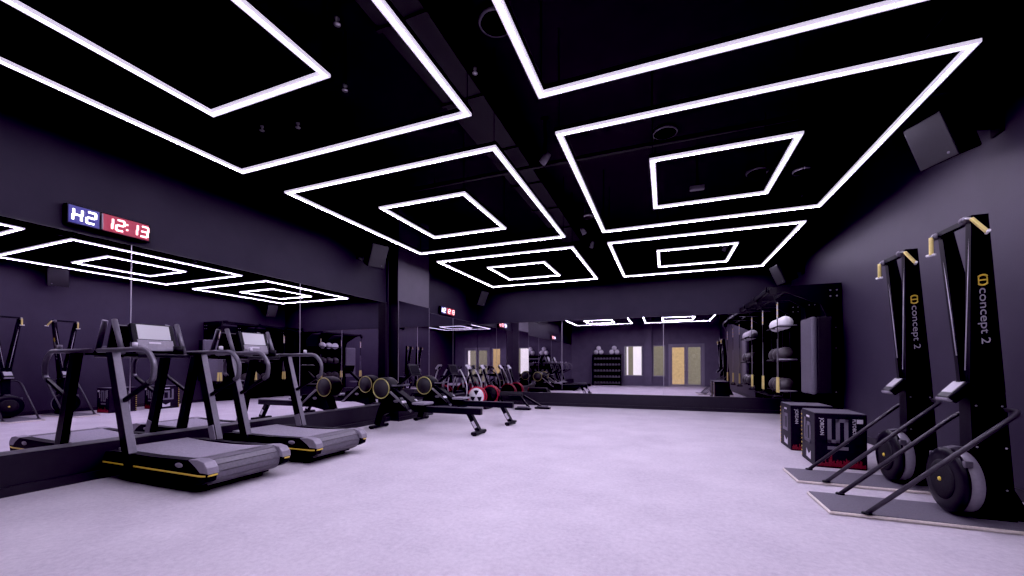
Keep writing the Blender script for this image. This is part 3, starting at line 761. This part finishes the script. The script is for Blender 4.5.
    fh = MB().lathe([(0, .150), (.13, .152), (.18, .154), (.218, .160), (.236, .170), (.240, .182), (.240, .195), (.232, .195)], 40, axis='x', origin=c).build('flywheel_housing', 'black_gloss', t)
    MB().lathe([(.216, .195), (.226, .197), (.226, .275), (.21, .283), (.0, .283)], 40, axis='x', origin=c).build('vent_band', 'grey', fh, 'grey vented band')
    MB().lathe([(0, .140), (.12, .142), (.145, .148), (.15, .157)], 32, axis='x', origin=c).build('cover_disc', 'black_matt', fh)
    MB().lathe([(0, .132), (.014, .134), (.017, .143)], 16, axis='x', origin=c).build('hub', 'yellow', fh, 'yellow hub cap')
    MB().bar([(.18, .0, .515), (.23, 0, .53), (.30, 0, .52)], .07, .02).build('housing_clamp', 'slate', fh)
    for s in (-1, 1): MB().box((.20, s*.19, .44), (.05, .03, .05), bev=.008).build('housing_clip', 'slate', fh)
    # U-shaped side rail
    pts = fillet([(-.395, -.245, .035), (.365, -.245, .755), (.47, -.20, .825), (.475, .20, .825), (.365, .245, .755), (-.395, .245, .035)], .14, 7)
    MB().tube(pts, .0165, 12).build('side_rail', 'rail_dark', t)
    for s in (-1, 1): MB().lathe([(0, 0), (.035, 0), (.03, .012), (0, .012)], 14, origin=(-.395, s*.245, .032)).build('rail_foot', 'black', t)
    MB().bar([(.472, -.06, .82), (.42, -.05, .80)], .04, .03).build('rail_bracket', 'black', t)
    MB().bar([(.472, .06, .82), (.42, .05, .80)], .04, .03).build('rail_bracket', 'black', t)
    return t
sk = ski_machine()
dup(sk, (1.825, 4.89, 0), 'tall black ski machine behind the nearest one, next to the plyo boxes')

# ------------------------------------------------------------------ plyometric boxes
def plyo_box():
    W, D, Hh = .47, .56, .61        # x, y, z
    t = thing('plyo_box', 'black plyometric box nearer the camera, marked 51 on its front', 'plyo box', (1.822, 5.72, 0), radians(-2.5), 'black plyometric boxes')
    MB().box((0, 0, Hh/2), (W, D, Hh), bev=.012).build('body', 'box_vinyl', t)
    MB().box((0, 0, Hh), (W-.015, D-.015, .006), bev=.002).build('top_cover', 'box_top', t)
    def front(u, v): return Vector((-W/2+u, -D/2-.0015, v))
    def left(u, v): return Vector((-W/2-.0015, D/2-u, v))      # u measured from the far edge toward the near edge
    # front: a big 5 turned on its side with the 1 below
    def strokes(b, segs, th, plane):
        for (a0, b0, a1, b1) in segs:
            p, q = plane(a0, b0), plane(a1, b1)
            c = (p+q)/2; d = q-p
            ext = [abs(d.x)+th, abs(d.y)+th, abs(d.z)+th]
            if plane is front: ext[1] = .003
            else: ext[0] = .003
            b.box(c, ext)
    b = MB()
    x0, x1, xm_ = .135, .285, .21
    zt, zb = .53, .30
    strokes(b, [(x0, zt, x0, zb), (x0, zb, xm_+.0, zb), (xm_, zb, xm_, zt), (xm_, zt, x1, zt), (x1, zt, x1, zb)], .036, front)
    strokes(b, [(x0, .225, x1, .225)], .036, front)
    b.build('printed_number', 'ink_grey', t, 'grey printed number 51')
    # left: a 6 turned on its side
    b = MB()
    y0, y1 = .19, .40
    strokes(b, [(y0, .52, y0, .24), (y1, .47, y1, .24), (y0, .24, y1, .24), (y0+.10, .24, y0+.10, .24), (y0+.0, .38, y1, .38)], .038, left) if False else strokes(b, [(.16, .50, .16, .26), (.16, .26, .38, .26), (.38, .26, .38, .46), (.38, .46, .25, .46), (.25, .46, .25, .26)], .042, left)
    b.build('printed_number', 'ink_grey', t, 'grey printed number 6')
    b = MB(); strokes(b, [(.24, .545, .34, .545)], .022, left); b.prism([(D/2-.22, .06), (D/2-.40, .05), (D/2-.40, .15), (D/2-.32, .10), (D/2-.22, .155)], -W/2-.0015, -W/2-.003, 'yz')
    b.build('printed_logo', 'ink_white', t, 'white printed logo')
    text_mesh('lettering', 'JORDAN', .05, frame_matrix(front(.065, .555), (0, 0, -1), (1, 0, 0)), 'ink_white', t)
    text_mesh('lettering', 'PLYOBOX', .042, frame_matrix(front(.355, .555), (0, 0, -1), (1, 0, 0)), 'ink_white', t)
    b = MB(); strokes(b, [(.385, .545, .425, .545), (.385, .515, .425, .515), (.385, .53, .425, .53)], .014, front); b.build('printed_patch', 'ink_white', t)
    # red equaliser bars
    b = MB(); rr = random.Random(3)
    n = 40
    for i in range(n):
        hgt = .03+.055*rr.random()+(.05 if i in (11, 12, 24, 25, 33) else 0)
        u = .02+(W-.04)*i/(n-1)
        b.box(front(u, .018+hgt/2), (.007, .003, hgt))
    b.build('printed_bars', 'redink', t, 'red printed equaliser bars')
    # yellow ruler ticks on the far vertical edge of the left side
    b = MB()
    for i in range(11): b.box(left(.012, .04+i*.05), (.003, .02, .018))
    b.build('ruler_ticks', 'yellow', t, 'yellow ruler ticks')
    return t
bx = plyo_box()
dup(bx, (1.82, 6.67, 0), 'black plyometric box standing behind the other, half hidden by it', rz=radians(-1))

# ------------------------------------------------------------------ black training rig on the right wall
RY = (8.3, 9.37, 10.42, 11.02)
t = thing('training_rig', 'tall black wall rig with overhead arms and ball shelves beside the back mirror', 'training rig', (2.3, 9.6, 0))
o = Vector((2.3, 9.6, 0))
def lx(x): return x-2.3
def ly(y): return y-9.6
for y in RY:
    arm_poly = [(2.79, 0), (2.79, 2.56), (1.68, 2.56), (1.68, 2.465), (1.98, 2.455), (2.50, 2.20), (2.57, 2.0), (2.57, 0)]
    if y != RY[0]: arm_poly[4:7] = [(2.3, 2.455), (2.56, 2.28), (2.57, 2.2)]
    pn = MB().prism([(lx(a), b) for a, b in arm_poly], ly(y)-.02, ly(y)+.02, 'xz').build('side_panel', 'black', t)
    bb = MB()
    pos = [(2.72, 2.44), (2.63, 2.44), (2.72, 2.34), (2.63, 2.34), (1.73, 2.512), (1.80, 2.512)]
    if y == RY[0]: pos += [(2.70, z) for z in (1.80, 1.45, 1.05, .70)]
    for x, z in pos: bb.sphere((lx(x), ly(y)-.022, z), .013, 10, 6)
    bb.build('bolt_heads', 'steel', pn)
MB().bx(lx(2.765), lx(2.79), ly(8.3), ly(11.02), 0, 2.5).build('back_panel', 'black', t)
MB().bx(lx(1.70), lx(1.77), ly(8.2), ly(11.05), 2.47, 2.54, .008).build('front_beam', 'black', t)
MB().tube([(lx(2.05), ly(8.25), 2.50), (lx(2.05), ly(11.05), 2.50)], .018, 10).build('pull_up_bar', 'black', t)
for za in (1.93, 1.27, .66):
    sh = MB()
    sh.tube([(lx(2.08), ly(9.10), za), (lx(2.08), ly(10.15), za)], .016, 10).tube([(lx(2.34), ly(9.10), za), (lx(2.34), ly(10.15), za)], .016, 10)
    for yy in (9.10, 9.62, 10.15): sh.tube([(lx(2.06), ly(yy), za-.016), (lx(2.77), ly(yy), za-.016)], .014, 8)
    sh.build('shelf_rail', 'black', t)
    MB().tube([(lx(2.06), ly(9.095), za), (lx(2.36), ly(9.095), za)], .017, 10).build('shelf_end', 'grey', t)
MB().bx(lx(2.5), lx(2.77), ly(8.45), ly(10.9), .36, .40).bx(lx(2.5), lx(2.77), ly(8.45), ly(10.9), .10, .14).build('low_shelf', 'black', t)
# pad hung on the near panel
p = thing('strike_pad', 'tall grey padded cushion hung on the near side of the black rig', 'pad', (2.42, 8.13, .66))
MB().box((-.105, .15, .66), (.09, .58, 1.30), bev=.035).build('cushion', 'pad', p)
MB().box((.04, .15, .66), (.20, .57, 1.28), bev=.015).build('backing', 'black_matt', p, 'black backing of the pad')
MB().bx(.13, .15, .10, .17, .2, 1.2).build('hanger_rail', 'black', p)
# medicine balls
names = ('nearest', 'middle', 'farthest')
def ball(x, y, z, r, m, label, group):
    b = MB().sphere((0, 0, 0), r, 24, 14)
    # seam panels
    o = b.build('medicine_ball', m, None, None, (x, y, z)); tag(o, label, 'medicine ball', group)
    return o
for za, m, r, what in ((1.93, 'ball_white', .132, 'white'), (1.27, 'ball_dark', .15, 'dark'), (.66, 'ball_dark', .15, 'dark')):
    for i, yy in enumerate((9.27, 9.60, 9.94)):
        dz = math.sqrt((r+.016)**2-.13**2)
        row = {1.93: 'top shelf', 1.27: 'middle shelf', .66: 'lower shelf'}[za]
        ball(2.21, yy, za+dz, r, m, '%s medicine ball on the %s of the black rig, %s in its row' % (what, row, names[i]), 'medicine balls on the black rig')
# suspension straps
def suspension():
    t = thing('suspension_trainer', 'yellow and black suspension straps hanging from the nearest arm of the rig', 'suspension straps', (1.83, 8.17, 0), 0, 'suspension straps on the rig')
    MB().bar([(-.06, 0, 2.40), (-.03, 0, 2.30), (0, 0, 2.22)], .03, .008, up=(1, 0, 0)).box((-.06, 0, 2.455), (.10, .05, .12), bev=.006).build('anchor_loop', 'black_matt', t)
    MB().bar([(0, 0, 2.26), (0, 0, 1.98)], .045, .012, up=(1, 0, 0)).build('anchor_strap', 'lightgrey', t, 'pale strap with yellow marks')
    b = MB()
    for z in (2.22, 2.12, 2.02): b.box((0, 0, z), (.014, .048, .02))
    b.build('strap_marks', 'yellow', t)
    MB().bar([(0, 0, 2.0), (0, 0, 1.35)], .03, .008, up=(1, 0, 0)).build('main_strap', 'black_matt', t)
    for s in (-1, 1):
        MB().bar([(0, s*.012, 1.62), (0, s*.035, .95)], .028, .008, up=(1, 0, 0)).build('side_strap', 'slate', t)
        MB().bar([(0, s*.035, .95), (0, s*.045, .68)], .055, .02, up=(1, 0, 0)).build('strap_label', 'palebuff', t, 'pale yellow strap label')
        MB().tube([(-.06, s*.045, .62), (.06, s*.045, .62)], .017, 10).tube([(-.05, s*.045, .62), (0, s*.045, .70), (.05, s*.045, .62)], .006, 6).build('handle', 'black_matt', t)
    return t
su = suspension()
dup(su, (1.83, 9.30, 0), 'yellow and black suspension straps hanging from the second arm of the rig')
dup(su, (1.83, 10.38, 0), 'yellow and black suspension straps hanging from the rig arm nearest the back mirror')

# ------------------------------------------------------------------ rack behind the camera, seen in the back mirror
t = thing('dumbbell_rack', 'low black dumbbell rack by the front wall, seen in the back mirror', 'rack', (-3.28, -1.9, 0))
for s in (-1, 1): MB().bx(s*.82-.03, s*.82+.03, -.25, .25, 0, 1.86).build('side_panel', 'black', t)
SH = (.12, .48, .84, 1.20, 1.56)
for z in SH: MB().bx(-.79, .79, -.24, .24, z-.03, z).build('shelf', 'rail_dark', t)
MB().bx(-.79, .79, -.24, .24, 1.83, 1.86).build('shelf', 'rail_dark', t)
MB().bx(-.79, .79, -.25, -.235, 0, 1.86).build('back_panel', 'black', t)
def dumbbell():
    b = MB()
    for s in (-1, 1): b.prism([(.065*cos(radians(60*k+30)), .065+.065*sin(radians(60*k+30))) for k in range(6)], s*.06, s*.16, 'xz', bev=.008) if False else b.lathe([(0, s*.16), (.06, s*.155), (.065, s*.06), (0, s*.055)], 6, axis='y', origin=(0, 0, .057), smooth=False)
    b.use(1).tube([(0, -.06, .057), (0, .06, .057)], .016, 8)
    o = b.build('dumbbell', ['roller', 'steel'], None); return o
first = dumbbell(); used = False
for i, z in enumerate(SH):
    lab = 'black hex dumbbell on the rack seen in the back mirror, %s shelf' % ('bottom', 'second', 'third', 'fourth', 'fifth')[i]
    for k in range(9):
        o = first if not used else first.copy()
        if used: COL.objects.link(o)
        used = True
        o.location = (-3.28-.70+k*.175, -1.86, z); tag(o, lab, 'dumbbell', 'dumbbells on the %s shelf' % ('bottom', 'second', 'third', 'fourth', 'fifth')[i])
r = .14
for x0, nm in ((-3.78, 'left'), (-2.86, 'right')):
    for dx, dz, pos in ((-.155, 0, 'outer' if nm == 'left' else 'inner'), (.155, 0, 'inner' if nm == 'left' else 'outer'), (0, .235, 'upper')):
        ball(x0+dx, -1.9, 1.86+r+dz, r, 'ball_white', 'white medicine ball on the mirrored dumbbell rack, %s ball of the %s trio' % (pos, nm), 'white balls on the dumbbell rack')

# ------------------------------------------------------------------ light in the corridor, world, camera
def area(name, loc, sx, sy, power, col, rot=(0, 0, 0)):
    l = bpy.data.lights.new(name, 'AREA'); l.shape = 'RECTANGLE'; l.size = sx; l.size_y = sy; l.energy = power; l.color = col
    o = bpy.data.objects.new(name, l); COL.objects.link(o); o.location = loc; o.rotation_euler = rot
    return o
area('corridor_lamp', (-.5, YF-1.2, ZC-.15), 5, 1, 110, (1., .93, .85))
w = bpy.data.worlds.new('World'); SC.world = w; w.use_nodes = True
w.node_tree.nodes['Background'].inputs['Color'].default_value = (.02, .018, .03, 1)
w.node_tree.nodes['Background'].inputs['Strength'].default_value = .2

cam = bpy.data.cameras.new('camera'); co = bpy.data.objects.new('camera', cam); COL.objects.link(co)
cam.sensor_fit = 'HORIZONTAL'; cam.sensor_width = 36; cam.lens = F_/1024*36
cam.shift_y = (CYP-288)/1024
cam.clip_start = .02
co.location = (0, 0, H); co.rotation_euler = (radians(90)+PIT, 0, YAW)
SC.camera = co

SC.view_settings.view_transform = 'Standard'
SC.view_settings.look = 'None'
SC.view_settings.exposure = 0
SC.view_settings.use_curve_mapping = True
cm = SC.view_settings.curve_mapping
cm.black_level = (.0075, .0078, .0082)
cm.update()
SC.cycles.max_bounces = 10
SC.cycles.diffuse_bounces = 4
SC.cycles.glossy_bounces = 6
SC.cycles.caustics_reflective = False
SC.cycles.caustics_refractive = False
SC.cycles.sample_clamp_indirect = 6
SC.cycles.use_denoising = True
